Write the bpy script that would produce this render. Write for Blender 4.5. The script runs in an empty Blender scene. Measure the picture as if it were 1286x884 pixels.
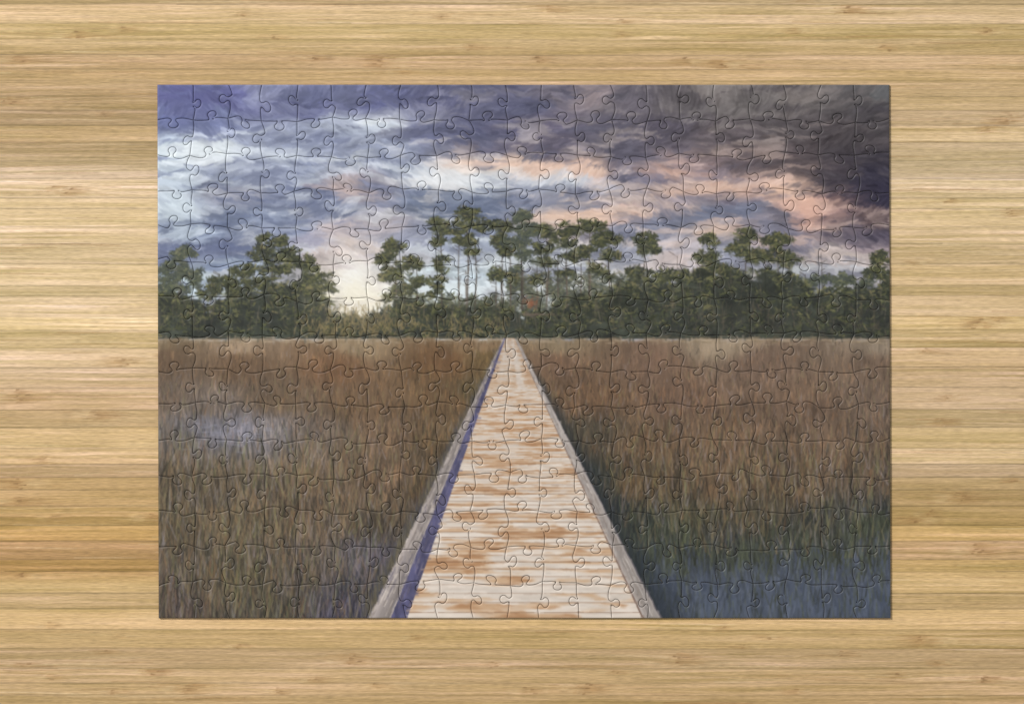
import bpy, math, time
import numpy as np
from mathutils import Vector
from mathutils.geometry import delaunay_2d_cdt
T0=time.time()
S=0.0005          # metres per unit of layout
CX,CY=643.0,442.0
ILL=1.04

def lin(c):
    c=np.clip(c,0,1)
    return np.where(c<=0.04045,c/12.92,((c+0.055)/1.055)**2.4)
def C(r,g,b): return np.array([r,g,b],float)/255.0

def vnoise(w,h,sx,sy,seed):
    r=np.random.default_rng(seed)
    gw=int(w/sx)+3; gh=int(h/sy)+3
    g=r.random((gh,gw))
    x=np.arange(w)/sx; y=np.arange(h)/sy
    xi=x.astype(int); yi=y.astype(int)
    fx=x-xi; fy=y-yi
    fx=fx*fx*(3-2*fx); fy=fy*fy*(3-2*fy)
    a=g[yi][:,xi]; b=g[yi][:,xi+1]; c=g[yi+1][:,xi]; d=g[yi+1][:,xi+1]
    fx=fx[None,:]; fy=fy[:,None]
    return (a*(1-fx)+b*fx)*(1-fy)+(c*(1-fx)+d*fx)*fy
def fbm(w,h,sx,sy,seed,o=4):
    s=0;n=0;a=1
    for k in range(o):
        s=s+a*vnoise(w,h,max(sx,1.01),max(sy,1.01),seed+k*17); n+=a; a*=0.55; sx/=2; sy/=2
    return s/n
def samp(A,x,y):
    h,w=A.shape[:2]
    x=np.clip(x,0,w-1.001); y=np.clip(y,0,h-1.001)
    xi=x.astype(int); yi=y.astype(int); fx=x-xi; fy=y-yi
    if A.ndim==3: fx=fx[...,None]; fy=fy[...,None]
    return (A[yi,xi]*(1-fx)+A[yi,xi+1]*fx)*(1-fy)+(A[yi+1,xi]*(1-fx)+A[yi+1,xi+1]*fx)*fy
def sstep(a,b,x):
    t=np.clip((x-a)/(b-a),0,1); return t*t*(3-2*t)

class Canvas:
    def __init__(s,x0,y0,w,h):
        s.x0=x0;s.y0=y0;s.w=w;s.h=h
        s.P=np.zeros((h,w,3))
        s.X,s.Y=np.meshgrid(np.arange(w)+x0,np.arange(h)+y0)
        s.X=s.X.astype(float); s.Y=s.Y.astype(float)
    def stroke(s,x0,y0,x1,y1,wd,col,al,taper=0.0):
        x0-=s.x0;x1-=s.x0;y0-=s.y0;y1-=s.y0
        m=wd/2+1
        a=int(max(0,min(x0,x1)-m)); b=int(min(s.w,max(x0,x1)+m+2))
        c=int(max(0,min(y0,y1)-m)); d=int(min(s.h,max(y0,y1)+m+2))
        if a>=b or c>=d: return
        X=np.arange(a,b)[None,:]-x0; Y=np.arange(c,d)[:,None]-y0
        dx=x1-x0; dy=y1-y0; L=dx*dx+dy*dy+1e-6
        t=np.clip((X*dx+Y*dy)/L,0,1)
        D=np.sqrt((X-t*dx)**2+(Y-t*dy)**2)
        A=np.clip(wd/2*(1-taper*t)+0.5-D,0,1)*al
        if wd<1: A=A*wd
        A=A[...,None]
        s.P[c:d,a:b]=s.P[c:d,a:b]*(1-A)+col*A
    def blob(s,cx,cy,rx,ry,ang,col,al,N=None,soft=0.6):
        R=max(rx,ry)*1.5
        a=int(max(0,cx-R-s.x0)); b=int(min(s.w,cx+R-s.x0)); c=int(max(0,cy-R-s.y0)); d=int(min(s.h,cy+R-s.y0))
        if a>=b or c>=d: return
        X=s.X[c:d,a:b]-cx; Y=s.Y[c:d,a:b]-cy
        ca=math.cos(ang); sa=math.sin(ang)
        u=(X*ca+Y*sa)/rx; v=(-X*sa+Y*ca)/ry
        r=np.sqrt(u*u+v*v)
        if N is not None: r=r+(N[c:d,a:b]-0.5)*1.3
        A=(1-sstep(1-soft,1+soft*0.4,r))*al
        A=A[...,None]
        s.P[c:d,a:b]=s.P[c:d,a:b]*(1-A)+col*A

def idw(X,Y,pts,sx,sy,p=3.0):
    num=np.zeros(X.shape+(3,)); den=np.zeros(X.shape)
    for (x,y,r,g,b) in pts:
        w=1.0/((((X-x)/sx)**2+((Y-y)/sy)**2+0.05)**(p/2))
        den+=w; num+=w[...,None]*C(r,g,b)
    return num/den[...,None]
def desat(P,s):
    l=(P*np.array([.3,.59,.11])).sum(-1,keepdims=True)
    return l+(P-l)*s

# =====================================================================
#  THE PRINTED PICTURE
# =====================================================================
K=Canvas(190,99,936,686)
X,Y=K.X,K.Y; w,h=K.w,K.h
rng=np.random.default_rng(11)
sky=[(205,115,96,98,150),(240,112,92,94,146),(290,125,90,92,142),(205,150,104,112,156),(330,118,136,140,172),(270,150,116,124,162),
(380,130,98,102,142),(430,118,116,120,158),(480,125,96,100,140),(540,125,92,94,128),(600,118,104,104,130),(650,130,90,90,116),
(700,118,108,102,116),(745,120,146,132,136),(790,125,98,92,102),(850,125,92,86,90),(900,112,128,120,118),(950,130,100,94,94),
(1000,118,116,108,106),(1060,125,84,80,82),(1110,115,96,96,98),(1110,150,70,66,70),(1060,170,76,68,71),(980,165,86,79,82),(900,170,94,85,90),
(830,165,88,82,96),(760,170,90,86,102),(700,165,98,92,112),(640,165,96,94,120),(580,170,92,94,124),(520,165,106,110,142),
(205,185,208,222,232),(250,190,226,232,238),(300,185,212,220,230),(350,195,190,198,212),(400,170,150,158,184),(430,160,176,184,203),(480,158,210,214,224),
(480,185,146,154,178),(440,200,194,200,212),(380,215,158,166,188),(330,215,130,138,165),
(210,225,190,202,216),(215,262,208,220,230),(240,290,178,190,206),(280,225,134,142,164),(300,245,158,160,176),(350,240,122,130,156),(400,250,114,122,150),
(440,238,182,166,166),(470,232,154,150,166),(420,265,146,152,172),(330,270,136,146,170),(280,280,114,124,150),(360,290,146,154,178),
(510,215,194,202,216),(550,225,226,232,236),(600,230,222,228,234),(580,208,225,206,196),(630,205,234,206,188),(680,208,230,198,180),(740,212,224,190,172),
(660,228,192,194,206),(710,230,200,205,215),(750,235,195,190,200),(620,190,106,102,122),(700,190,98,92,110),(780,195,92,88,104),(790,225,106,104,124),
(540,250,112,122,146),(600,262,106,116,140),(660,258,118,124,146),(720,250,126,128,148),(770,250,150,142,152),
(690,272,212,186,172),(740,270,222,190,172),(790,268,214,182,168),(840,255,156,144,150),
(840,215,188,158,150),(880,215,164,142,142),(860,235,186,162,154),(905,238,206,172,156),(950,235,206,172,158),(985,240,224,188,168),(1010,258,212,170,154),(1020,275,194,156,146),
(930,200,94,83,88),(1000,205,90,79,82),(1050,220,74,64,71),(1100,215,48,44,59),(1105,245,52,46,66),(1060,255,104,84,88),(1100,272,90,74,78),(1050,290,100,90,100),
(830,285,124,128,148),(880,270,120,124,144),(930,265,112,116,136),(980,275,132,126,138),(900,295,196,176,166),(950,290,150,142,153),(850,310,188,180,186),(900,320,178,178,188),
(1000,300,140,132,144),(1040,318,194,180,176),(1090,310,156,140,146),(1110,295,90,82,98),(1060,338,188,188,194),
(220,315,112,120,150),(280,310,106,114,144),(330,310,124,132,156),(300,335,158,170,190),(250,350,190,204,214),(390,305,156,154,172),(430,285,196,184,186),(470,290,184,176,182),(410,320,200,186,182),
(450,315,214,198,190),(445,345,248,242,232),(440,370,250,240,218),(470,350,232,228,222),(415,350,230,220,208),(520,300,148,152,172),(500,330,198,198,204),(540,350,206,220,226),(575,368,222,232,236),(610,350,192,206,216),
(560,300,140,148,170),(620,300,158,166,184),(650,340,200,206,212),(700,330,196,200,206),(740,350,206,210,213),(640,375,210,214,214),(780,320,170,172,184),(790,295,142,144,163),(1000,350,196,200,203),(1100,350,168,165,171),(300,380,182,190,197),(900,380,160,160,167)]
wx=(fbm(w,h,40,20,5)-0.5)*46; wy=(fbm(w,h,40,20,9)-0.5)*24
base=idw(X+wx,Y+wy*0.7,sky,26,11,4.4)
Nz=samp(fbm(w,h,60,8,21,5),X-190+wx,Y-99+wy*1.1)
Nf=samp(fbm(w,h,22,4.5,33,3),X-190+wx*1.3,Y-99+wy*1.5)
light=idw(X,Y,[(200,200,226,234,242),(400,200,208,216,228),(600,230,234,226,220),(720,240,230,208,194),(900,230,214,186,172),(1000,260,220,182,164),(1110,200,92,84,88),(1110,320,198,180,174),(900,130,142,136,134),(700,120,150,142,148),(400,120,152,158,188),(220,120,138,146,188),(600,320,220,228,233)],60,30,3)
dark=idw(X,Y,[(200,150,96,104,144),(400,250,102,112,146),(600,260,98,108,134),(800,260,100,104,124),(880,225,120,112,128),(1000,200,72,64,68),(1100,250,48,44,62),(900,150,78,71,74),(600,130,82,84,110),(300,310,96,108,140),(900,290,108,114,136),(450,340,188,182,184)],60,30,3)
ah=sstep(0.53,0.64,Nz)*0.60; al=sstep(0.46,0.36,Nz)*0.56
fade=np.where(Y<150,0.6,1.0)
base=base*(1-(ah*fade)[...,None])+light*(ah*fade)[...,None]
base=base*(1-al[...,None])+dark*al[...,None]
base=np.clip(base*(1+(Nf-0.5)[...,None]*0.38),0,1)
K.P[:]=base
NB=fbm(w,h,18,8,77,4)
for (cx,cy,rx,ry,an,col,a) in [
 (250,187,66,12,0.05,(228,236,242),.85),(345,192,60,7,0.05,(208,216,230),.6),(478,158,26,7,0.1,(222,230,236),.7),(455,165,40,5,-.2,(190,200,218),.6),
 (218,262,28,20,0.1,(208,220,230),.7),(222,232,32,8,0,(196,208,222),.6),(430,238,50,4,.1,(204,180,174),.5),(560,227,64,12,0.0,(232,234,238),.78),(645,207,70,4.5,0.02,(242,208,188),.75),(725,213,50,5,.12,(234,198,178),.65),(690,230,55,8,0,(207,212,222),.65),
 (735,271,62,5,-.05,(232,198,176),.75),(880,240,70,5,-.08,(220,184,164),.65),(850,217,44,3.5,.05,(216,176,158),.65),(985,240,34,7,.35,(238,198,174),.75),(1014,265,12,20,-.4,(222,176,156),.65),(900,293,40,4,0,(220,190,170),.55),
 (905,226,60,4,.04,(128,120,136),.55),(830,228,30,4,0,(110,106,126),.5),(950,250,50,4,-.1,(140,126,138),.45),(700,258,60,4,.05,(130,132,150),.5),
 (1075,205,60,42,0.1,(60,55,63),.5),(1098,235,34,26,0,(44,41,62),.6),(1080,160,60,34,0,(70,64,67),.45),(1085,322,40,4,.05,(212,196,186),.6),(1060,300,50,7,.1,(88,82,98),.6),
 (265,312,70,6,.02,(98,108,142),.5),(420,290,26,9,0,(208,192,190),.55),(230,130,50,22,0.2,(96,98,150),.45),(600,262,80,6,0,(102,112,138),.55),(380,256,80,5,.05,(108,118,150),.55),(880,268,60,6,0,(106,112,136),.5)]:
    K.blob(cx,cy,rx,ry,an,C(*col),a,NB)
ang=(fbm(w,h,80,40,55,3)-0.5)*3.0
def paint(n,ymin,ymax,xmin,xmax,lmin,lmax,wd,jit,alp,af,src=None):
    src=K.P.copy() if src is None else src
    xs=rng.uniform(xmin,xmax,n); ys=rng.uniform(ymin,ymax,n)
    for x,y in zip(xs,ys):
        xi=int(x-K.x0); yi=int(y-K.y0)
        if not(0<=xi<w and 0<=yi<h): continue
        a=af(x,y,xi,yi)+rng.normal(0,0.14); L=rng.uniform(lmin,lmax)/2
        c=np.clip(src[yi,xi]+rng.normal(0,jit),0,1)
        dx=math.cos(a)*L; dy=math.sin(a)*L
        K.stroke(x-dx,y-dy,x+dx,y+dy,rng.uniform(*wd),c,alp)
def skyang(x,y,xi,yi):
    top=max(0,1-(y-107)/60.0)
    return ang[yi,xi]*(1+top*1.0)-top*0.6
paint(3600,100,400,192,1124,7,18,(2.4,5),0.035,0.55,skyang)
paint(8000,100,400,192,1124,5,13,(1.4,2.8),0.040,0.5,skyang)
# bright sky low behind the trees
K.blob(446,340,48,46,0,C(232,222,214),.45,NB*0.8+0.15,0.95)
K.blob(443,352,28,34,0,C(248,246,240),.85,NB*0.8+0.15,0.9)
K.blob(446,368,26,20,0,C(252,247,230),.85,None,0.9)
K.blob(575,366,34,14,0,C(226,236,240),.7,NB,0.7)
K.blob(425,335,22,4,0,C(200,186,188),.5,NB,.8); K.blob(462,322,24,4,0,C(178,176,190),.5,NB,.8)
paint(500,290,395,400,490,5,12,(1.4,3),0.03,0.5,skyang)

# ---------------- trees ----------------
pal_d=[C(42,47,36),C(52,57,42),C(36,39,34),C(58,61,46),C(50,53,50)]
pal_m=[C(74,78,50),C(86,88,56),C(70,74,56),C(94,94,60),C(78,80,66)]
pal_l=[C(116,116,70),C(132,126,82),C(106,108,72),C(126,116,82)]
def pick(p): return p[rng.integers(len(p))]*rng.uniform(0.9,1.12)
def clump(cx,cy,rx,ry,n,bright=0.35,tint=None,k2=.85):
    for k in range(n):
        r=math.sqrt(rng.random())*rng.uniform(.85,1.15); t=rng.uniform(0,6.283)
        x=cx+rx*r*math.cos(t); y=cy+ry*r*math.sin(t)
        up=-(math.sin(t)*r)
        q=rng.random()
        if k<n*0.40: c=pick(pal_d)
        elif q<bright*(0.65+0.7*up): c=pick(pal_l)
        elif q<0.8: c=pick(pal_m)
        else: c=pick(pal_d)
        if tint is not None: c=c*0.7+tint*0.3
        a=rng.normal(0,0.8); L=rng.uniform(1.0,3.8)
        K.stroke(x-L*math.cos(a),y-L*math.sin(a),x+L*math.cos(a),y+L*math.sin(a),rng.uniform(.9,2.4),c,rng.uniform(.5,k2))
def crown(cx,cy,rx,ry,nc,bright=0.35,tint=None):
    for k in range(nc):
        t=rng.uniform(0,6.283); r=math.sqrt(rng.random())
        x=cx+rx*0.9*r*math.cos(t); y=cy+ry*0.95*r*math.sin(t)
        s=rng.uniform(.6,1.25)
        clump(x,y,5.6*s,3.1*s,int(15*s),bright,tint)
def trunk(x0,y0,x1,y1,wd,col=C(84,74,66)):
    xm=(x0+x1)/2+rng.normal(0,1.4); ym=(y0+y1)/2
    K.stroke(x0,y0,xm,ym,wd,col*rng.uniform(.8,1.1),.85); K.stroke(xm,ym,x1,y1,wd*.85,col*rng.uniform(.7,1.05),.85,.4)
    for k in range(6):
        t=rng.uniform(.45,1); x=x0+(x1-x0)*t; y=y0+(y1-y0)*t; s=rng.choice([-1,1]); L=rng.uniform(4,11)
        K.stroke(x,y,x+s*L,y-L*rng.uniform(.2,.8),.9,col*.75,.65)
for k in range(260):
    x=rng.uniform(640,800); clump(x,rng.uniform(345,392),6,6,10,.3,C(130,134,128),.6)
for k in range(160):
    x=rng.uniform(500,640); clump(x,rng.uniform(372,400),6,6,9,.3,C(110,114,100),.6)
blue=C(96,108,110)
trees=[
 (228,400,330,1.6,[(230,320,18,10,9),(220,336,21,10,10),(240,344,20,9,10),(228,358,26,10,10)],.3,blue),
 (205,400,350,1.3,[(205,343,13,12,8),(205,370,16,18,13)],.25,blue),
 (276,405,345,1.3,[(278,350,18,10,9),(266,367,18,10,9),(290,366,14,8,6)],.3,None),
 (342,400,300,2.0,[(344,302,19,8,11),(330,318,19,9,10),(362,320,18,9,9),(345,338,28,10,13),(334,356,20,9,9)],.42,None),
 (312,400,340,1.4,[(310,342,18,9,9),(304,360,18,10,9)],.32,None),
 (384,400,330,1.6,[(382,328,16,10,9),(394,344,20,11,12),(406,362,14,10,9),(380,360,16,10,9)],.36,None),
 (497,400,312,1.8,[(497,309,15,8,9),(488,325,16,8,9),(512,330,15,8,8),(496,345,22,9,11),(512,361,18,9,9),(492,371,16,9,8)],.38,None),
 (523,398,325,1.2,[(522,332,9,7,5),(526,352,9,7,5)],.35,None),
 (552,398,280,1.6,[(551,284,11,11,8),(549,303,9,8,5),(554,330,9,12,6),(548,360,11,12,7)],.38,None),
 (585,398,270,2.2,[(584,269,18,8,11),(574,286,21,8,11),(602,284,15,9,8),(588,302,21,6,9)],.42,None),
 (596,396,300,1.7,[(594,318,11,5,4)],.3,None),
 (576,396,300,1.3,[],.3,None),
 (629,396,285,1.5,[(628,286,13,9,9),(626,303,13,7,7),(634,318,8,5,4)],.36,None),
 (622,396,330,1.3,[(622,346,12,8,6)],.3,None),
 (656,390,268,2.1,[(657,271,15,9,10),(664,289,19,9,11),(648,306,18,8,9),(664,322,15,7,7),(650,338,10,5,4)],.38,blue),
 (640,390,300,1.5,[(638,318,10,7,4),(642,350,10,7,4)],.35,None),
 (686,388,296,1.6,[(690,292,17,9,10),(682,310,15,8,8),(686,330,10,6,5)],.36,None),
 (712,388,290,1.8,[(712,288,17,8,11),(706,305,17,7,8),(718,322,13,6,6),(708,344,9,6,4)],.36,None),
 (740,388,290,1.8,[(740,285,18,9,11),(753,301,19,8,10),(735,315,15,7,7),(746,336,11,6,4)],.36,None),
 (764,388,300,1.7,[(768,300,13,8,7),(766,320,13,7,6),(760,342,12,8,5)],.36,None),
 (729,388,320,1.3,[],.3,None),(700,388,320,1.3,[],.3,None),(674,388,330,1.1,[(674,352,9,7,4)],.3,None),
 (810,400,302,2.0,[(810,302,15,8,9),(811,314,17,5,8),(800,345,20,10,9)],.42,None),
 (834,400,330,1.0,[(832,345,10,7,4)],.3,None),
 (850,400,322,1.1,[(850,345,14,8,6)],.3,None),
 (890,400,303,1.6,[(889,303,9,7,5),(884,322,18,9,10),(895,340,22,10,11)],.38,None),
 (936,400,296,1.7,[(936,297,15,8,9),(926,314,17,8,9),(946,322,16,9,9)],.38,None),
 (976,400,302,2.0,[(974,301,18,8,11),(966,318,20,9,11),(988,326,17,10,10)],.4,None),
 (960,400,320,1.6,[],.3,None),
 (1010,400,345,1.3,[(1012,355,16,8,8)],.28,blue),
 (1030,400,318,1.0,[(1034,350,12,7,5)],.25,blue),
 (1062,400,345,1.4,[(1060,350,20,9,10)],.28,blue),
 (1080,400,350,1.2,[(1082,356,12,7,5)],.25,blue),
 (1104,400,325,1.8,[(1105,324,12,8,8),(1100,342,18,10,11),(1112,360,12,12,9)],.32,None)]
for (x,b,t,wd,cr,br,ti) in trees:
    trunk(x+rng.normal(0,1),b,x,t,wd)
for (x,b,t,wd,cr,br,ti) in trees:
    for (cx,cy,rx,ry,nc) in cr: crown(cx,cy,rx,ry,int(nc*1.7),br,ti)
    if rng.random()<.8: K.stroke(x,b,x+rng.normal(0,.6),(b+t)/2+8,wd*.8,C(112,98,86)*rng.uniform(.7,1.1),.7)
tops=[(190,366),(240,376),(260,386),(300,368),(330,360),(380,356),(405,370),(418,392),(440,400),(475,392),(500,378),(540,384),(570,388),(610,384),(640,382),(655,392),(680,392),(700,378),(760,368),(780,354),(830,348),(870,342),(930,338),(990,342),(1010,358),(1040,364),(1060,360),(1090,364),(1130,352)]
tx=np.array([a for a,b in tops]); ty=np.array([b for a,b in tops])
topy=np.interp(np.arange(w)+190,tx,ty)+ (vnoise(w,2,9,9,3)[0]-.5)*16
M=sstep(-4,7,Y-topy[None,:]+(NB-.5)*26)*(Y<426)
dn=fbm(w,h,16,14,91,4)
dk=C(44,48,38)[None,None,:]*(0.45+1.15*dn)[...,None]
K.P=K.P*(1-0.9*M[...,None])+dk*0.9*M[...,None]
for k in range(1500):
    x=rng.uniform(192,1124); t=np.interp(x,tx,ty); 
    if 418<x<478 and rng.random()<.5: continue
    y=t+rng.random()**1.25*(420-t)
    if 630<x<652 and y>395: continue
    v=dn[int(y-99),int(x-190)]
    if v<.46 and rng.random()<.75: continue
    clump(x,y,6.5,3.4,8,(.56*(1-(y-t)/(432-t))+.12)*(1.0 if v>.5 else .5),None,.8)
for k in range(260):
    x=rng.uniform(192,1124); t=np.interp(x,tx,ty); y=rng.uniform(t+10,416)
    K.stroke(x,y,x+rng.normal(0,2.5),y-rng.uniform(8,26),rng.uniform(.8,1.6),pick([C(104,94,78),C(84,76,64),C(30,32,32),C(120,110,96)]),.45)
for k in range(560):
    x=rng.normal(448,34) if k<270 else rng.uniform(380,640)
    y=rng.uniform(386,424) if k<270 else rng.uniform(402,426)
    a=rng.normal(-1.57,.5); L=rng.uniform(3,10)
    K.stroke(x,y,x+L*math.cos(a),y+L*math.sin(a),1.4,pick([C(138,120,80),C(118,106,72),C(98,90,60),C(156,136,98)]),.55)
for k in range(420):
    x=rng.uniform(800,1120); y=rng.uniform(386,426); a=rng.normal(-1.57,.7); L=rng.uniform(4,10)
    K.stroke(x,y,x+L*math.cos(a),y+L*math.sin(a),1.2,pick([C(82,74,62),C(62,60,60),C(38,38,42),C(100,88,72)]),.45)
for k in range(26):
    K.stroke(664+rng.normal(0,4),382+rng.normal(0,4),669+rng.normal(0,4),380+rng.normal(0,4),1.4,pick([C(140,88,62),C(152,102,74),C(114,74,56)]),.5)
for k in range(24):
    x=rng.uniform(652,690); K.stroke(x,395,x+8,395+rng.normal(0,1),1.4,C(114,98,86)*rng.uniform(.8,1.1),.4)
gl=np.exp(-(((X-446)/44)**2+((Y-372)/26)**2))[...,None]*.30
K.P=K.P*(1-gl)+C(244,232,206)*gl

# ---------------- marsh ----------------
marsh=[(200,430,120,102,78),(300,430,152,130,106),(450,430,142,122,96),(600,432,130,106,80),(700,432,132,114,90),(900,431,152,134,112),(1110,431,140,124,106),
(200,450,98,78,60),(300,455,108,85,64),(420,460,116,86,61),(560,455,114,84,56),(610,450,99,80,52),(700,455,108,84,66),(820,455,116,92,75),(950,460,116,94,78),(1100,460,112,92,76),
(200,500,106,90,76),(260,510,113,100,90),(350,500,108,89,70),(450,505,114,90,67),(560,500,108,84,59),(600,490,93,79,54),(740,500,104,80,60),(850,500,112,88,71),(1000,505,112,90,73),(1100,505,108,90,76),
(210,545,106,98,92),(260,538,116,113,120),(300,542,122,119,128),(340,545,114,108,108),(400,550,111,97,85),(480,550,110,89,70),(550,555,102,83,60),(740,545,74,66,54),(800,560,102,81,61),(900,555,108,86,67),(1050,560,106,86,69),
(200,600,90,78,62),(280,600,95,83,67),(380,600,102,86,69),(480,600,104,85,68),(530,610,88,73,55),(740,600,48,51,46),(800,610,88,73,54),(900,610,100,81,62),(1000,610,96,79,62),(1110,600,88,75,63),
(200,660,87,77,61),(300,660,97,85,67),(400,660,98,83,67),(490,660,81,71,59),(550,580,86,72,55),(760,640,42,48,50),(800,660,49,54,48),(860,650,70,67,51),(940,650,72,67,55),(1030,655,60,61,54),(1110,650,63,65,63),
(200,730,84,74,64),(300,730,90,81,63),(390,720,88,78,68),(440,740,72,70,78),(460,700,80,76,86),(790,700,50,58,68),(850,700,64,70,80),(920,690,62,66,66),(1000,700,70,76,88),(1100,700,74,80,94),
(820,750,64,72,89),(900,745,76,84,99),(1000,750,80,88,104),(1110,760,74,82,98),(210,770,80,68,62),(330,770,79,73,63),(440,772,72,70,88)]
mb=idw(X+wx*.4,Y+wy*.4,marsh,26,14,3.4)
vn=fbm(w,h,5,34,131,4); vn2=fbm(w,h,40,22,141,3)
mb=mb*(0.78+0.34*vn+0.16*vn2)[...,None]
gm=sstep(423,429,Y+(NB-.5)*8)[...,None]
K.P=K.P*(1-gm)+mb*gm
MB=idw(X,Y,marsh,26,14,3.4)
n=30000
ys=np.sort(428+(rng.random(n)**0.72)*362); xs=rng.uniform(190,1126,n)
wat=lambda x,y: (x>775) and (y>676+14*math.sin(x*.05)+10*math.sin(x*.021+1))
for x,y in zip(xs,ys):
    t=(y-425)/350.0
    L=(5+25*t)*rng.uniform(.5,1.3)
    yc=min(max(int(y-L*.4-K.y0),0),h-1); xi=min(max(int(x-K.x0),0),w-1)
    if yc+K.y0<429: continue
    c=MB[yc,xi]*(.72+.56*vn2[yc,xi])
    q=rng.random()
    if wat(x,y):
        dens=0.68*max(0.1,1-(y-676)/70.0)
        if q>dens: 
            if q>0.93: K.stroke(x,y,x+rng.normal(0,1.5),y-L*.8,rng.uniform(1.5,3),c*rng.uniform(.75,1.4),.28)
            continue
        c=C(60,64,50)*rng.uniform(.55,1.6)
    elif q<0.28: c=c*rng.uniform(.48,.78)
    elif q<0.58: c=c*rng.uniform(.9,1.15)
    elif q<0.79: c=c*1.30+C(15,8,0)
    elif q<0.87: c=c*0.6+C(130,130,82)*.52
    elif q<0.94: c=c*0.6+C(168,162,176)*.46
    else: c=c*0.55+C(156,102,62)*.45
    tl=rng.normal(0.03,.22)
    K.stroke(x,y,x+L*math.sin(tl),y-L*math.cos(tl),(0.9+1.5*t)*rng.uniform(.7,1.25),np.clip(c,0,1),.62,.6)
for k in range(1500):
    x=rng.uniform(192,480) if rng.random()<.6 else rng.uniform(760,1122)
    y=rng.uniform(560,790) if x<500 else rng.uniform(560,700)
    L=rng.uniform(14,40); tl=rng.normal(.02,.2)
    K.stroke(x,y,x+L*math.sin(tl),y-L*math.cos(tl),rng.uniform(1.2,2.4),pick([C(140,126,96),C(126,128,84),C(150,140,142),C(120,92,62),C(50,46,40),C(44,46,36),C(136,116,82)]),.40,.7)
for k in range(600):
    x=rng.uniform(190,1126); L=rng.uniform(4,14); y=427.5+rng.normal(0,2.0)
    K.stroke(x,y,x+L,y+rng.normal(0,.5),1.2,pick([C(162,142,114),C(148,128,100),C(128,110,84),C(178,160,136)]),.40)
for k in range(120):
    x=rng.normal(295,36); y=rng.normal(543,10); L=rng.uniform(3,12)
    K.stroke(x,y,x+L,y+rng.normal(0,.6),rng.uniform(1,2),C(150,150,166)*rng.uniform(.8,1.15),.26)
for k in range(800):
    x=rng.uniform(820,1124); y=rng.uniform(715,782); L=rng.uniform(6,20)
    K.stroke(x,y,x+rng.normal(0,3),y-L,rng.uniform(1.5,3.5),pick([C(78,86,102),C(90,98,114),C(62,70,88),C(102,108,124),C(54,58,62)]),.28)

# ---------------- boardwalk ----------------
t=np.clip((Y-425)/350.0,0,1.1)
ew=(fbm(w,h,8,16,777,2)-.5)*3.4*t
xo=631-170*t+ew; xi_=632.0-143*t+ew*.5; xl=633.5-124*t; xr=645.5+160*t; xro=648+180*t+ew
nn=fbm(w,h,6,18,201,3)
db=np.clip(1-(X-xro)/(3+46*t),0,1)*(X>xro-2)*sstep(.03,.2,t)*0.72
m_=(db*(.55+.8*nn))[...,None].clip(0,.9)
K.P=K.P*(1-m_)+C(36,42,47)*m_
db=np.clip(1-(xo-X)/(2+20*t),0,1)*(X<xo+2)*sstep(.1,.4,t)*0.45
K.P=K.P*(1-db[...,None])+C(60,60,76)*db[...,None]
def band(a,b):
    return np.clip(X-a+.5,0,1)*np.clip(b-X+.5,0,1)*(Y>424.5)
def comp(m,col):
    K.P=K.P*(1-m[...,None])+col*m[...,None]
d=np.maximum(Y-420,1.0)
pn=9400.0/d; pi=np.floor(pn).astype(int)%4096; fr=pn-np.floor(pn)
px=d*d/9400.0
u=(X-xl)/np.maximum(xr-xl,1)
rp=np.random.default_rng(4); pr=rp.random(4096); pr2=rp.random(4096)*300
g1=fbm(1400,600,90,2.6,301,4)
st=samp(g1,u*420+pr2[pi]*2.2,(pr2[pi]*1.3+fr*5)%560)
g2=fbm(1400,600,30,2.2,311,3)
st2=samp(g2,u*300+pr2[pi]*3,(pr2[pi]*1.9+fr*6)%560)
g3=fbm(900,900,60,9,321,3)
bl=samp(g3,u*260+60,np.clip(9400/d*6.5,0,890))
cream=C(228,214,200); tan=C(204,164,124); brn=C(172,124,84)
col=cream*(0.88+.20*st2)[...,None]
a1=sstep(.43,.59,st*.5+bl*.5+.10*(pr[pi]-.5))*.8
col=col*(1-a1[...,None])+tan*a1[...,None]
a2=sstep(.52,.65,st2*.35+st*.22+bl*.43+.05*(pr[pi]-.5))*.75
col=col*(1-a2[...,None])+brn*a2[...,None]
far=sstep(.30,.0,t)
col=col*(1-.45*far[...,None])+C(182,170,160)*(.45*far[...,None])
gp=np.minimum(fr,1-fr)*px
ga=np.clip(1.1-gp,0,1)*np.clip(px/7,.08,.7)*(.35+.5*pr[pi])
col=col*(1-ga[...,None])+C(132,98,76)*ga[...,None]
gl=np.clip(1.0-np.abs(fr*px-2.6),0,1)*np.clip(px/9,0,.5)*.6
col=col*(1-gl[...,None])+C(244,238,230)*gl[...,None]
comp(band(xl,xr),col)
vg=samp(fbm(500,500,3,60,401,3),np.clip((X-xo)/(1+.08*d)*10,0,480),np.clip(9400/d*2,0,490))
comp(band(xi_,xl+.5),C(88,86,120)*(.70+.6*nn)[...,None])
comp(band(xo,xi_),C(152,142,138)*(.62+.74*vg)[...,None])
comp(band(xi_-1.5*t,xi_),C(186,174,168)*np.ones_like(col))
comp(band(xr,xro),C(176,166,160)*(.70+.55*vg)[...,None])
comp(band(xr-.2-1.2*t,xr+1.0*t),C(128,104,92)*np.ones_like(col))
comp(band(xro-1.5*t,xro+.6*t),C(96,90,96)*np.ones_like(col))
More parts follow.
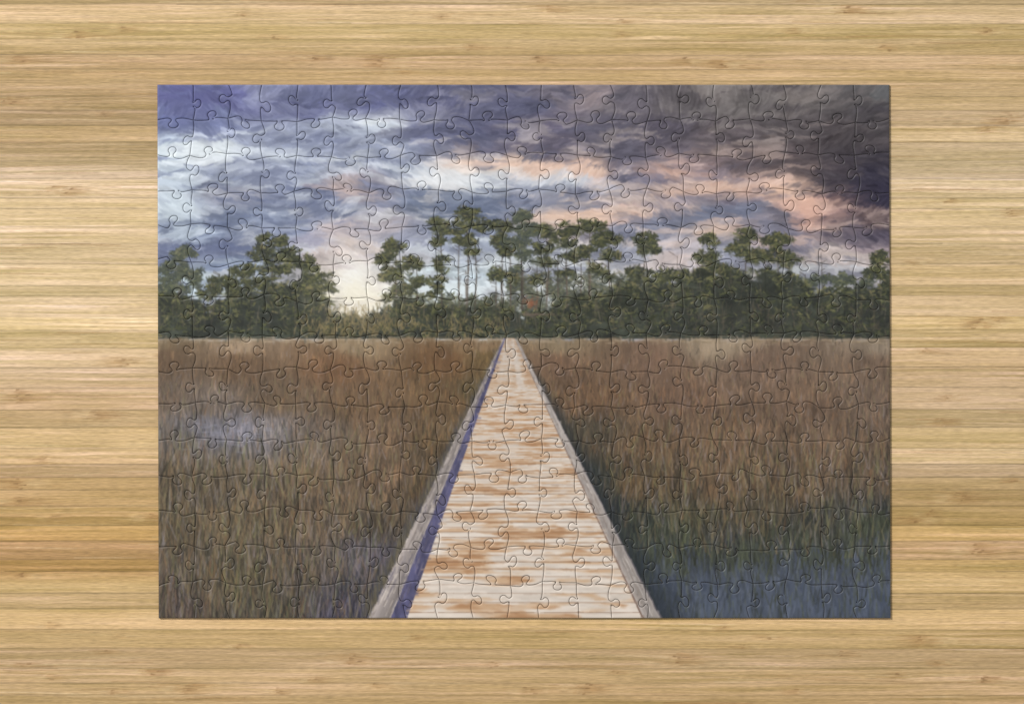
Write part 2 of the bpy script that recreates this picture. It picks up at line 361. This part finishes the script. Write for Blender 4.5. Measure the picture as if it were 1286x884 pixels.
for k in range(190):
    tt=rng.random()**.6; y=425+350*tt
    a=631-170*tt+rng.random()*27*tt; L=rng.uniform(4,26)*tt
    K.stroke(a,y,a+L*.485,y-L,rng.uniform(.7,1.9),pick([C(196,182,172),C(100,94,108),C(126,114,108),C(212,200,190)]),.5)
    a=645.5+160*tt+(0.1+.8*rng.random())*20*tt
    K.stroke(a,y,a-L*.47,y-L,rng.uniform(.7,1.5),pick([C(204,194,186),C(130,116,108),C(152,140,130)]),.5)
for k in range(120):
    tt=rng.random()**.6; y=425+350*tt
    a=632-143*tt+rng.random()*19*tt; L=rng.uniform(4,22)*tt
    K.stroke(a,y,a+L*.38,y-L,rng.uniform(.8,2),pick([C(112,106,130),C(74,72,98),C(130,120,134),C(92,84,100)]),.45)
for k in range(600):
    tt=rng.random()**.7; y=425+350*tt; x=631-170*tt-rng.uniform(-2,7)*tt; L=(5+18*tt)*rng.uniform(.4,1)
    K.stroke(x,y,x+rng.normal(0,2),y-L,1+.8*tt,pick([C(76,70,58),C(98,90,70),C(70,70,80),C(116,106,84)]),.5,.6)
def fin(x,y,xi,yi):
    if y<425: return skyang(x,y,xi,yi) if y<300 else rng.uniform(0,3.14)
    tt=(y-425)/350
    if 633-124*tt<x<646+160*tt: return 0.0
    return 1.57
paint(14000,102,782,192,1124,4,10,(1.5,3.0),0.03,0.42,fin)
K.P=desat(K.P,.97)
K.P=np.clip(K.P*.985+.010,0,1)
print("picture",time.time()-T0)

# =====================================================================
#  THE BAMBOO TABLE
# =====================================================================
B=Canvas(-200,-150,1690,1190)
bw,bh=B.w,B.h
r2=np.random.default_rng(23)
yy=np.arange(bh)-150.0
Lp=[(-150,206,176,130),(0,200,169,122),(30,212,182,136),(55,206,176,130),(75,186,154,108),(105,196,164,118),(125,180,150,106),(150,190,159,115),(190,196,166,120),(215,216,188,143),(270,220,192,149),(330,224,196,151),(400,220,192,147),(468,214,184,137),(505,210,176,125),(560,216,184,135),(600,208,172,121),(640,200,164,111),(680,195,155,102),(715,187,147,96),(735,208,176,127),(790,200,168,121),(840,202,170,123),(884,198,166,119),(1040,206,176,130)]
Rp=[(-150,206,178,132),(0,202,174,129),(40,206,178,133),(80,202,170,123),(120,206,176,129),(160,218,188,143),(210,220,194,149),(280,218,190,145),(340,214,184,137),(400,218,188,141),(460,210,178,129),(520,214,184,135),(580,216,186,137),(620,194,162,113),(650,202,168,117),(690,202,166,113),(730,208,176,125),(780,202,170,121),(840,204,172,125),(884,200,166,119),(1040,206,176,130)]
def prof(p): 
    p=np.array(p,float); return np.stack([np.interp(yy,p[:,0],p[:,i])/255 for i in (1,2,3)],-1)
LL=prof(Lp); RR=prof(Rp)
f=np.clip((B.X-50)/1150,0,1)[...,None]
bp=LL[:,None,:]*(1-f)+RR[:,None,:]*f
edges=[-150.0]
while edges[-1]<1045: edges.append(edges[-1]+r2.uniform(13,28))
ed=np.array(edges)
nodes=[(95,47,1.1),(12,123,1.2),(20,75,1),(155,38,.7),(90,240,.9),(62,238,.6),(150,455,1.0),(20,498,1.3),(122,520,1.1),(55,578,.8),(22,602,1.4),(22,633,1.3),(188,650,.9),(30,722,.8),(30,838,.9),(62,850,.6),
 (480,72,1.3),(505,88,.8),(345,48,.6),(395,72,.9),(300,18,.5),(690,10,1.0),(675,75,.8),(590,60,.7),(860,78,.8),(905,82,.9),(1065,12,1.0),(1000,40,.6),(1110,60,.8),(1240,40,.7),(560,22,.6),(780,28,.5),
 (1265,155,1.1),(1245,162,.8),(1195,250,.6),(1268,268,.8),(1235,402,1.2),(1252,400,.7),(1160,440,.7),(1180,532,1.0),(1190,500,.6),(1205,625,1.2),(1228,690,1.3),(1150,655,1),(1165,645,.7),(1275,600,.7),(1150,330,.5),
 (1160,806,1.4),(1130,848,.8),(1178,832,.7),(855,828,1.2),(905,790,.6),(960,800,.6),(1235,855,1.0),(735,858,1.2),(770,842,.7),(470,858,.8),(440,828,1.2),(395,855,.8),(300,812,.6),(235,862,1.2),(190,842,.9),(130,815,.8),(520,800,.6),(620,835,.6),(660,868,.8),(1000,868,.8),(1060,820,.6),(60,785,.6),(350,868,.7),(140,870,.6)]
extra=[(r2.uniform(-190,1480),r2.choice([r2.uniform(-140,0),r2.uniform(884,1030),r2.uniform(0,884)]),r2.uniform(.4,.8)) for k in range(60)]
yw=B.Y+(fbm(bw,bh,500,200,61,2)-.5)*2.0
idx=np.clip(np.searchsorted(ed,yw)-1,0,len(ed)-1)
# the grain wanders, and bows around every growth ring
yg=B.Y+(fbm(bw,bh,190,16,63,3)-.5)*4.6+(fbm(bw,bh,50,7,67,2)-.5)*1.1
for (x,y,s) in nodes+extra:
    a=int(max(0,x-90+200)); b=int(min(bw,x+90+200)); c=int(max(0,y-14+150)); d_=int(min(bh,y+14+150))
    if a>=b or c>=d_: continue
    ux=(B.X[c:d_,a:b]-x)/(24*s); uy=(B.Y[c:d_,a:b]-y)/8.0
    yg[c:d_,a:b]+=2.0*s*np.exp(-ux**2-uy**2)*np.sign(math.sin(x*3.1)+.01)
sv=r2.normal(0,.034,len(ed)+1); sh=r2.normal(0,.014,len(ed)+1)
bp=bp*(1+sv[idx][...,None])
bp[...,2]*=1+sh[idx]*2.2
dseam=np.minimum(np.abs(yw-ed[idx]),np.abs(ed[np.minimum(idx+1,len(ed)-1)]-yw))
sa=r2.uniform(.05,.24,len(ed)+1)
bp*=(1-sa[idx]*np.clip(1.2-dseam,0,1))[...,None]
offx=r2.uniform(0,900,len(ed)+1)
def grain(sx,sy,seed,o):
    N=fbm(bw+1000,bh+20,sx,sy,seed,o)
    return samp(N,(B.X+200)+offx[idx],yg+158)
n1=grain(320,3.2,501,3); n2=grain(90,1.4,511,2); n3=grain(200,10,521,3)
n2b=grain(240,1.2,541,1)
cm=sstep(.36,.62,fbm(bw,bh,180,24,551,3))        # where grain is strong or quiet
q=(n1-.5)*(.10+.14*cm)+(n2-.5)*(.10+.12*cm)+(n3-.5)*.16+(n2b-.5)*(.06+.10*cm)
bp*=(1+q)[...,None]
bp[...,2]*=(1+q*.7)
B.P=np.clip(bp,0,1)
brown=[C(158,118,74),C(172,132,86),C(144,106,66),C(182,144,98)]
def pk(p): return p[r2.integers(len(p))]
def gst(x,y,L,wd,c,al,tp=.5):
    n_=max(1,int(L/22)); px_=x; py_=y
    def off(x_,y_):
        return (yg[int(np.clip(y_+150,0,bh-1)),int(np.clip(x_+200,0,bw-1))]-y_)
    o0=off(x,y)
    for k in range(n_):
        qx=x+L*(k+1)/n_; qy=y-(off(qx,y)-o0)
        B.stroke(px_,py_,qx,qy,wd,c,al,tp if k==n_-1 else 0); px_,py_=qx,qy
for k in range(2600):
    x=r2.uniform(-200,1490); y=r2.uniform(-150,1040); L=r2.uniform(12,150)
    m_c=cm[int(y+150)%bh,int(x+200)%bw]
    c=pk(brown) if r2.random()<.55 else C(236,214,172)
    gst(x,y,L,r2.uniform(.7,1.4),c,r2.uniform(.10,.40)*(.5+.7*m_c))
def node(x,y,s=1.0,a=1.0):
    i_=int(np.clip(np.searchsorted(ed,y)-1,0,len(ed)-2)); ya,yb=ed[i_]+.8,ed[i_+1]-.8
    if yb-ya>13*s:
        ya,yb=max(ya,y-6.5*s),min(yb,y+6.5*s)
    if yb-ya<6: yb=ya+6
    sl=r2.normal(0,.45); yq=ya; side=r2.choice([-1,1]); bow=r2.uniform(-3,3)
    B.blob(x+side*6,(ya+yb)/2,24*s,(yb-ya)*.55,0,C(180,140,92),.30*a,None,.9)
    B.blob(x-side*17*s,(ya+yb)/2,13*s,(yb-ya)*.5,0,C(234,208,162),.32*a,None,.9)
    while yq<yb:
        v=(yq-ya)/(yb-ya)
        fx=x+(yq-ya)*sl+bow*math.sin(v*3.14)+r2.normal(0,3.2)
        B.stroke(fx,yq,fx+side*r2.uniform(5,28)*s,yq+r2.normal(0,.3),r2.uniform(.8,1.4),C(140,102,62)*r2.uniform(.85,1.2),r2.uniform(.2,.55)*a,.8)
        if r2.random()<.6: B.stroke(fx-side*r2.uniform(0,14)*s,yq,fx-side*r2.uniform(2,34)*s,yq,r2.uniform(.8,1.3),C(160,120,74),.36*a,.3)
        if r2.random()<.30: B.stroke(fx,yq,fx+side*r2.uniform(1.5,5),yq+r2.normal(0,.4),1.2,C(108,78,48),.55*a)
        yq+=r2.uniform(.9,1.5)
    for k in range(int(10*s)):
        xx=x+r2.normal(0,24*s); y_=r2.uniform(ya,yb); L=r2.uniform(6,30)*s
        B.stroke(xx,y_,xx+L,y_+r2.normal(0,.4),r2.uniform(.7,1.4),pk(brown),.36*a,.4)
for (x,y,s) in nodes: node(x,y,s,.85 if s>=.9 else .6)
for (x,y,s) in extra: node(x,y,s,.38)
print("table",time.time()-T0)

# =====================================================================
#  MATERIALS
# =====================================================================
def new_mat(name):
    m=bpy.data.materials.new(name); m.use_nodes=True
    nt=m.node_tree; return m,nt,nt.nodes['Principled BSDF']
mt,nt,bs=new_mat('laminated_bamboo')
att=nt.nodes.new('ShaderNodeAttribute'); att.attribute_name='Col'
tc=nt.nodes.new('ShaderNodeTexCoord')
wn=nt.nodes.new('ShaderNodeTexNoise'); wn.inputs['Scale'].default_value=1; wn.inputs['Detail'].default_value=2
mw=nt.nodes.new('ShaderNodeMapping'); mw.inputs['Scale'].default_value=(18,130,1)
nt.links.new(tc.outputs['Object'],mw.inputs['Vector']); nt.links.new(mw.outputs['Vector'],wn.inputs['Vector'])
wm=nt.nodes.new('ShaderNodeVectorMath'); wm.operation='MULTIPLY_ADD'
wm.inputs[1].default_value=(0,.003,0)
nt.links.new(wn.outputs['Color'],wm.inputs[0]); nt.links.new(tc.outputs['Object'],wm.inputs[2])
mp=nt.nodes.new('ShaderNodeMapping'); mp.inputs['Scale'].default_value=(28,1400,1)
nt.links.new(wm.outputs[0],mp.inputs['Vector'])
no=nt.nodes.new('ShaderNodeTexNoise'); no.inputs['Scale'].default_value=1; no.inputs['Detail'].default_value=5; no.inputs['Roughness'].default_value=.65
nt.links.new(mp.outputs['Vector'],no.inputs['Vector'])
mp2=nt.nodes.new('ShaderNodeMapping'); mp2.inputs['Scale'].default_value=(170,2200,1)
nt.links.new(wm.outputs[0],mp2.inputs['Vector'])
no2=nt.nodes.new('ShaderNodeTexNoise'); no2.inputs['Scale'].default_value=1; no2.inputs['Detail'].default_value=2
nt.links.new(mp2.outputs['Vector'],no2.inputs['Vector'])
add=nt.nodes.new('ShaderNodeMath'); add.operation='ADD'
nt.links.new(no.outputs['Fac'],add.inputs[0]); nt.links.new(no2.outputs['Fac'],add.inputs[1])
mr=nt.nodes.new('ShaderNodeMapRange'); mr.inputs['From Min'].default_value=.6; mr.inputs['From Max'].default_value=1.4; mr.inputs['To Min'].default_value=.62; mr.inputs['To Max'].default_value=1.36
nt.links.new(add.outputs[0],mr.inputs['Value'])
vm=nt.nodes.new('ShaderNodeVectorMath'); vm.operation='SCALE'
nt.links.new(att.outputs['Color'],vm.inputs[0]); nt.links.new(mr.outputs['Result'],vm.inputs['Scale'])
nt.links.new(vm.outputs[0],bs.inputs['Base Color'])
bs.inputs['Roughness'].default_value=.5; bs.inputs['Specular IOR Level'].default_value=.25
bu=nt.nodes.new('ShaderNodeBump'); bu.inputs['Strength'].default_value=.15; bu.inputs['Distance'].default_value=.0002
nt.links.new(no.outputs['Fac'],bu.inputs['Height']); nt.links.new(bu.outputs['Normal'],bs.inputs['Normal'])

mpz,nt,bs=new_mat('printed_card')
att=nt.nodes.new('ShaderNodeAttribute'); att.attribute_name='Col'
tc=nt.nodes.new('ShaderNodeTexCoord')
no=nt.nodes.new('ShaderNodeTexNoise'); no.inputs['Scale'].default_value=1500; no.inputs['Detail'].default_value=2
nt.links.new(tc.outputs['Object'],no.inputs['Vector'])
nt.links.new(att.outputs['Color'],bs.inputs['Base Color'])
bs.inputs['Roughness'].default_value=.46; bs.inputs['Specular IOR Level'].default_value=.28
bu=nt.nodes.new('ShaderNodeBump'); bu.inputs['Strength'].default_value=.08; bu.inputs['Distance'].default_value=.0001
nt.links.new(no.outputs['Fac'],bu.inputs['Height']); nt.links.new(bu.outputs['Normal'],bs.inputs['Normal'])

def mk(name,V,F,cols,mat,smooth):
    me=bpy.data.meshes.new(name)
    me.from_pydata(V,[],F)
    me.polygons.foreach_set('use_smooth',smooth)
    at=me.color_attributes.new('Col','FLOAT_COLOR','POINT')
    c=np.ones((len(V),4),np.float32); c[:,:3]=cols
    at.data.foreach_set('color',c.ravel())
    me.materials.append(mat)
    return me

# table mesh
xs=np.concatenate([np.arange(-1400,-20,30.0),np.arange(-20,1306,1.5),np.arange(1306,2700,30.0)])
ys=np.concatenate([np.arange(-1200,-20,6.0),np.arange(-20,904,1.0),np.arange(904,2100,6.0)])
GX,GY=np.meshgrid(xs,ys)
def mir(a,lo,hi):
    L=hi-lo; a=np.mod(a-lo,2*L); return np.where(a>L,2*L-a,a)+lo
tcx=mir(GX,-199,1488); tcy=mir(GY,-149,1038)
tcol=lin(samp(B.P,tcx+200,tcy+150))/ILL
nx,ny=len(xs),len(ys)
co=np.stack([(GX-CX)*S,(CY-GY)*S,np.zeros_like(GX)],-1).reshape(-1,3).astype(np.float32)
i=np.arange(nx*ny).reshape(ny,nx)
q=np.stack([i[1:,:-1],i[1:,1:],i[:-1,1:],i[:-1,:-1]],-1).reshape(-1,4).astype(np.int32)
me=bpy.data.meshes.new('table_top')
me.vertices.add(len(co)); me.vertices.foreach_set('co',co.ravel())
me.loops.add(q.size); me.loops.foreach_set('vertex_index',q.ravel())
me.polygons.add(len(q)); me.polygons.foreach_set('loop_start',np.arange(0,q.size,4,dtype=np.int32)); 
me.update(calc_edges=True); me.validate()
at=me.color_attributes.new('Col','FLOAT_COLOR','POINT')
c4=np.ones((len(co),4),np.float32); c4[:,:3]=tcol.reshape(-1,3); at.data.foreach_set('color',c4.ravel())
me.materials.append(mt)
tb=bpy.data.objects.new('table_top',me); bpy.context.collection.objects.link(tb)
tb['kind']='structure'; tb['label']='pale laminated bamboo table top with fine grain'; tb['category']='table top'
print("tablemesh",time.time()-T0)

# =====================================================================
#  THE JIGSAW
# =====================================================================
NX,NY=21,15
X0,X1,Y0,Y1=198.0,1116.5,107.0,775.5
rj=np.random.default_rng(99)
gx=np.zeros((NY+1,NX+1)); gy=np.zeros((NY+1,NX+1))
pw=(X1-X0)/NX; ph=(Y1-Y0)/NY
for j in range(NY+1):
    for k in range(NX+1):
        gx[j,k]=X0+pw*k+(0 if k in(0,NX) else rj.uniform(-3.2,3.2)+1.6*math.sin(j*2.1+k))
        gy[j,k]=Y0+ph*j+(0 if j in(0,NY) else rj.uniform(-3.2,3.2)+1.6*math.sin(k*1.9+j))
shape=np.array([(0,0),(.12,-.035),(.27,-.07),(.39,-.06),(.445,-.01),(.425,.055),(.378,.115),(.383,.185),(.435,.235),(.5,.248),(.565,.235),(.617,.185),(.622,.115),(.575,.055),(.555,-.01),(.61,-.06),(.73,-.07),(.88,-.035),(1,0)])
def catmull(P,m=3):
    Q=np.vstack([2*P[0]-P[1],P,2*P[-1]-P[-2]]); out=[]
    for a in range(1,len(Q)-2):
        for s in range(m):
            t=s/m; p0,p1,p2,p3=Q[a-1],Q[a],Q[a+1],Q[a+2]
            out.append(.5*((2*p1)+(-p0+p2)*t+(2*p0-5*p1+4*p2-p3)*t*t+(-p0+3*p1-3*p2+p3)*t**3))
    out.append(P[-1]); return np.array(out)
def knob(A,Bp,sgn):
    A=np.array(A);Bp=np.array(Bp)
    s=shape.copy()
    b1,b2=rj.uniform(-.9,1.7),rj.uniform(-.9,1.7)
    s[:4,1]*=b1; s[15:,1]*=b2
    s[1:4,1]+=rj.uniform(-.02,.02); 
    kn=slice(3,16)
    sc=rj.uniform(.90,1.10); s[kn,0]=.5+(s[kn,0]-.5)*sc; s[kn,1]*=rj.uniform(.92,1.10)
    s[kn,0]+=rj.uniform(-.08,.08); s[4:15,0]+=s[4:15,1]*rj.uniform(-.4,.4)
    s=catmull(s)
    d=Bp-A; n=np.array([-d[1],d[0]])*sgn
    Lr=42.0/np.hypot(*d)
    return A+s[:,:1]*d+s[:,1:]*n*Lr
H={}; Vv={}
for j in range(NY+1):
    for k in range(NX):
        A=(gx[j,k],gy[j,k]);Bq=(gx[j,k+1],gy[j,k+1])
        if j in(0,NY): H[j,k]=np.linspace(A,Bq,24)
        else:
            sg=1 if (j+k)%2 else -1
            if rj.random()<.1: sg=-sg
            H[j,k]=knob(A,Bq,sg)
for j in range(NY):
    for k in range(NX+1):
        A=(gx[j,k],gy[j,k]);Bq=(gx[j+1,k],gy[j+1,k])
        if k in(0,NX): Vv[j,k]=np.linspace(A,Bq,24)
        else:
            sg=-1 if (j+k)%2 else 1
            if rj.random()<.1: sg=-sg
            Vv[j,k]=knob(A,Bq,sg)
def inset(P,dist):
    t=np.roll(P,-1,0)-np.roll(P,1,0)
    nrm=np.stack([-t[:,1],t[:,0]],-1); nrm/=np.linalg.norm(nrm,axis=1)[:,None]+1e-9
    return P+nrm*dist
def inside(px,py,P):
    x1=P[:,0];y1=P[:,1];x2=np.roll(x1,-1);y2=np.roll(y1,-1)
    c=((y1[None]>py[:,None])!=(y2[None]>py[:,None]))
    xi=(x2-x1)[None]*(py[:,None]-y1[None])/((y2-y1)[None]+1e-12)+x1[None]
    return (np.sum(c&(px[:,None]<xi),1)%2)==1
TH=4.6*S
GAP=.20; B1=.45; B2=1.05      # cut clearance, steep pressed edge, soft shoulder
PITCH=1.15
def shear(P):
    return P+np.stack([(P[:,1]-Y0)/(Y1-Y0)*1.6,np.zeros(len(P))],-1)
pieces=[]
tot=0
for j in range(NY):
    for k in range(NX):
        P=np.vstack([H[j,k][:-1],Vv[j,k+1][:-1],H[j+1,k][::-1][:-1],Vv[j,k][::-1][:-1]])
        area=.5*np.sum(P[:,0]*np.roll(P[:,1],-1)-np.roll(P[:,0],-1)*P[:,1])
        if area<0: P=P[::-1]
        area=abs(area)
        lo=inset(P,GAP); mid=inset(P,GAP+B1); hi=inset(P,GAP+B1+B2)
        x0,y0=hi.min(0); x1,y1=hi.max(0)
        ax=np.arange(math.floor(x0/PITCH)*PITCH,x1,PITCH); ay=np.arange(math.floor(y0/PITCH)*PITCH,y1,PITCH)
        ggx,ggy=np.meshgrid(ax,ay); ggx=ggx+((np.arange(len(ay))%2)*PITCH*.5)[:,None]
        fx=ggx.ravel();fy=ggy.ravel()
        P2=inset(P,GAP+B1+B2+.5)
        m=inside(fx,fy,P2); fx=fx[m];fy=fy[m]
        N=len(hi)
        pts=np.vstack([hi,np.stack([fx,fy],-1)])
        r=delaunay_2d_cdt([Vector((float(a),float(b))) for a,b in pts],[],[list(range(N))],1,1e-5)
        tv=np.array([(v.x,v.y) for v in r[0]]); tf=[list(f_) for f_ in r[2]]
        o2n={}
        for ni,ol in enumerate(r[3]):
            for o in ol: o2n[o]=ni
        nt_=len(tv)
        V2=[tv,mid,lo,lo,lo]
        Z=[np.full(nt_,TH),np.full(N,TH-.34*S),np.full(N,TH-.90*S),np.full(N,TH-.90*S),np.full(N,.00005)]
        def pc_(a,f): return lin(samp(K.P,a[:,0]-K.x0,a[:,1]-K.y0))/ILL*f
        csd=np.tile(np.array([.30,.28,.26]),(N,1)); 
        cols=np.vstack([pc_(tv,1.0),pc_(mid,1.05)+.016,pc_(lo,.62),csd,csd*.6])
        F=[]; SM=[]
        for f_ in tf:
            a,b,c=tv[f_[0]],tv[f_[1]],tv[f_[2]]
            if (b[0]-a[0])*(c[1]-a[1])-(b[1]-a[1])*(c[0]-a[0])>0: f_=f_[::-1]
            F.append(f_); SM.append(True)
        for q_ in range(N):
            q2=(q_+1)%N
            a=o2n.get(q_);b=o2n.get(q2)
            if a is not None and b is not None and a!=b: F.append([a,b,nt_+q2,nt_+q_]); SM.append(True)
            F.append([nt_+q_,nt_+q2,nt_+N+q2,nt_+N+q_]); SM.append(True)
            F.append([nt_+2*N+q_,nt_+2*N+q2,nt_+3*N+q2,nt_+3*N+q_]); SM.append(False)
        xy=shear(np.vstack(V2)); z=np.concatenate(Z)
        W=np.stack([(xy[:,0]-CX)*S,(CY-xy[:,1])*S,z],-1)
        # each piece sits very slightly unevenly
        cxm,cym=W[:,0].mean(),W[:,1].mean()
        tlx,tly=rj.normal(0,.004,2)
        top=W[:,2]>TH*.5
        W[top,2]+=(W[top,0]-cxm)*tlx+(W[top,1]-cym)*tly+rj.normal(0,.00002)
        pieces.append((area,W,F,cols,SM)); tot+=len(W)
print("cdt",time.time()-T0,tot,len(pieces))
pc=np.array([((X0+X1)/2-CX)*S,(CY-(Y0+Y1)/2)*S,0])
puz=bpy.data.objects.new('jigsaw_puzzle',None); puz.empty_display_size=.05; puz.location=pc
bpy.context.collection.objects.link(puz)
puz['label']='assembled jigsaw puzzle of a marsh boardwalk, on bamboo table top'
puz['category']='jigsaw puzzle'
order=sorted(range(len(pieces)),key=lambda a:-pieces[a][0])
keep=order[:100]; rest=order[100:]
for a in keep:
    ar,W,F,cols,SM=pieces[a]
    c=(W.min(0)+W.max(0))/2; c[2]=0
    me=mk('puzzle_piece',(W-c).tolist(),F,cols,mpz,SM)
    ob=bpy.data.objects.new('puzzle_piece',me); bpy.context.collection.objects.link(ob)
    ob.parent=puz; ob.location=c-pc
    ob['group']='interlocking puzzle pieces'
off=0;VV=[];FF=[];CC=[];SS=[]
for a in rest:
    ar,W,F,cols,SM=pieces[a]
    VV.append(W-pc); FF+= [[v+off for v in f_] for f_ in F]; CC.append(cols); SS+=SM; off+=len(W)
me=mk('puzzle_pieces',np.vstack(VV).tolist(),FF,np.vstack(CC),mpz,SS)
ob=bpy.data.objects.new('puzzle_pieces',me); bpy.context.collection.objects.link(ob); ob.parent=puz
ob['kind']='stuff'
print("mesh",time.time()-T0)

# =====================================================================
#  LIGHT AND CAMERA
# =====================================================================
wd=bpy.data.worlds.new('World'); bpy.context.scene.world=wd; wd.use_nodes=True
bg=wd.node_tree.nodes['Background']; bg.inputs[0].default_value=(.97,.985,1,1); bg.inputs[1].default_value=.38
ld=bpy.data.lights.new('soft_lamp','AREA'); ld.shape='SQUARE'; ld.size=1.0; ld.energy=252; ld.color=(1,.99,.97)
lo=bpy.data.objects.new('soft_lamp',ld); lo.location=(-2.7,2.5,4.0)
lo.rotation_euler=(-Vector(lo.location)).to_track_quat('-Z','Y').to_euler()
bpy.context.collection.objects.link(lo)
cd=bpy.data.cameras.new('camera'); cam=bpy.data.objects.new('camera',cd); bpy.context.collection.objects.link(cam)
cd.sensor_width=36; Dz=1.5; cd.lens=36*Dz/(1286*S); cam.location=(0,0,Dz); cd.clip_end=50; cd.clip_start=.01
bpy.context.scene.camera=cam
sc=bpy.context.scene
sc.view_settings.view_transform='Standard'; sc.view_settings.look='None'; sc.view_settings.exposure=0
print("done",time.time()-T0)
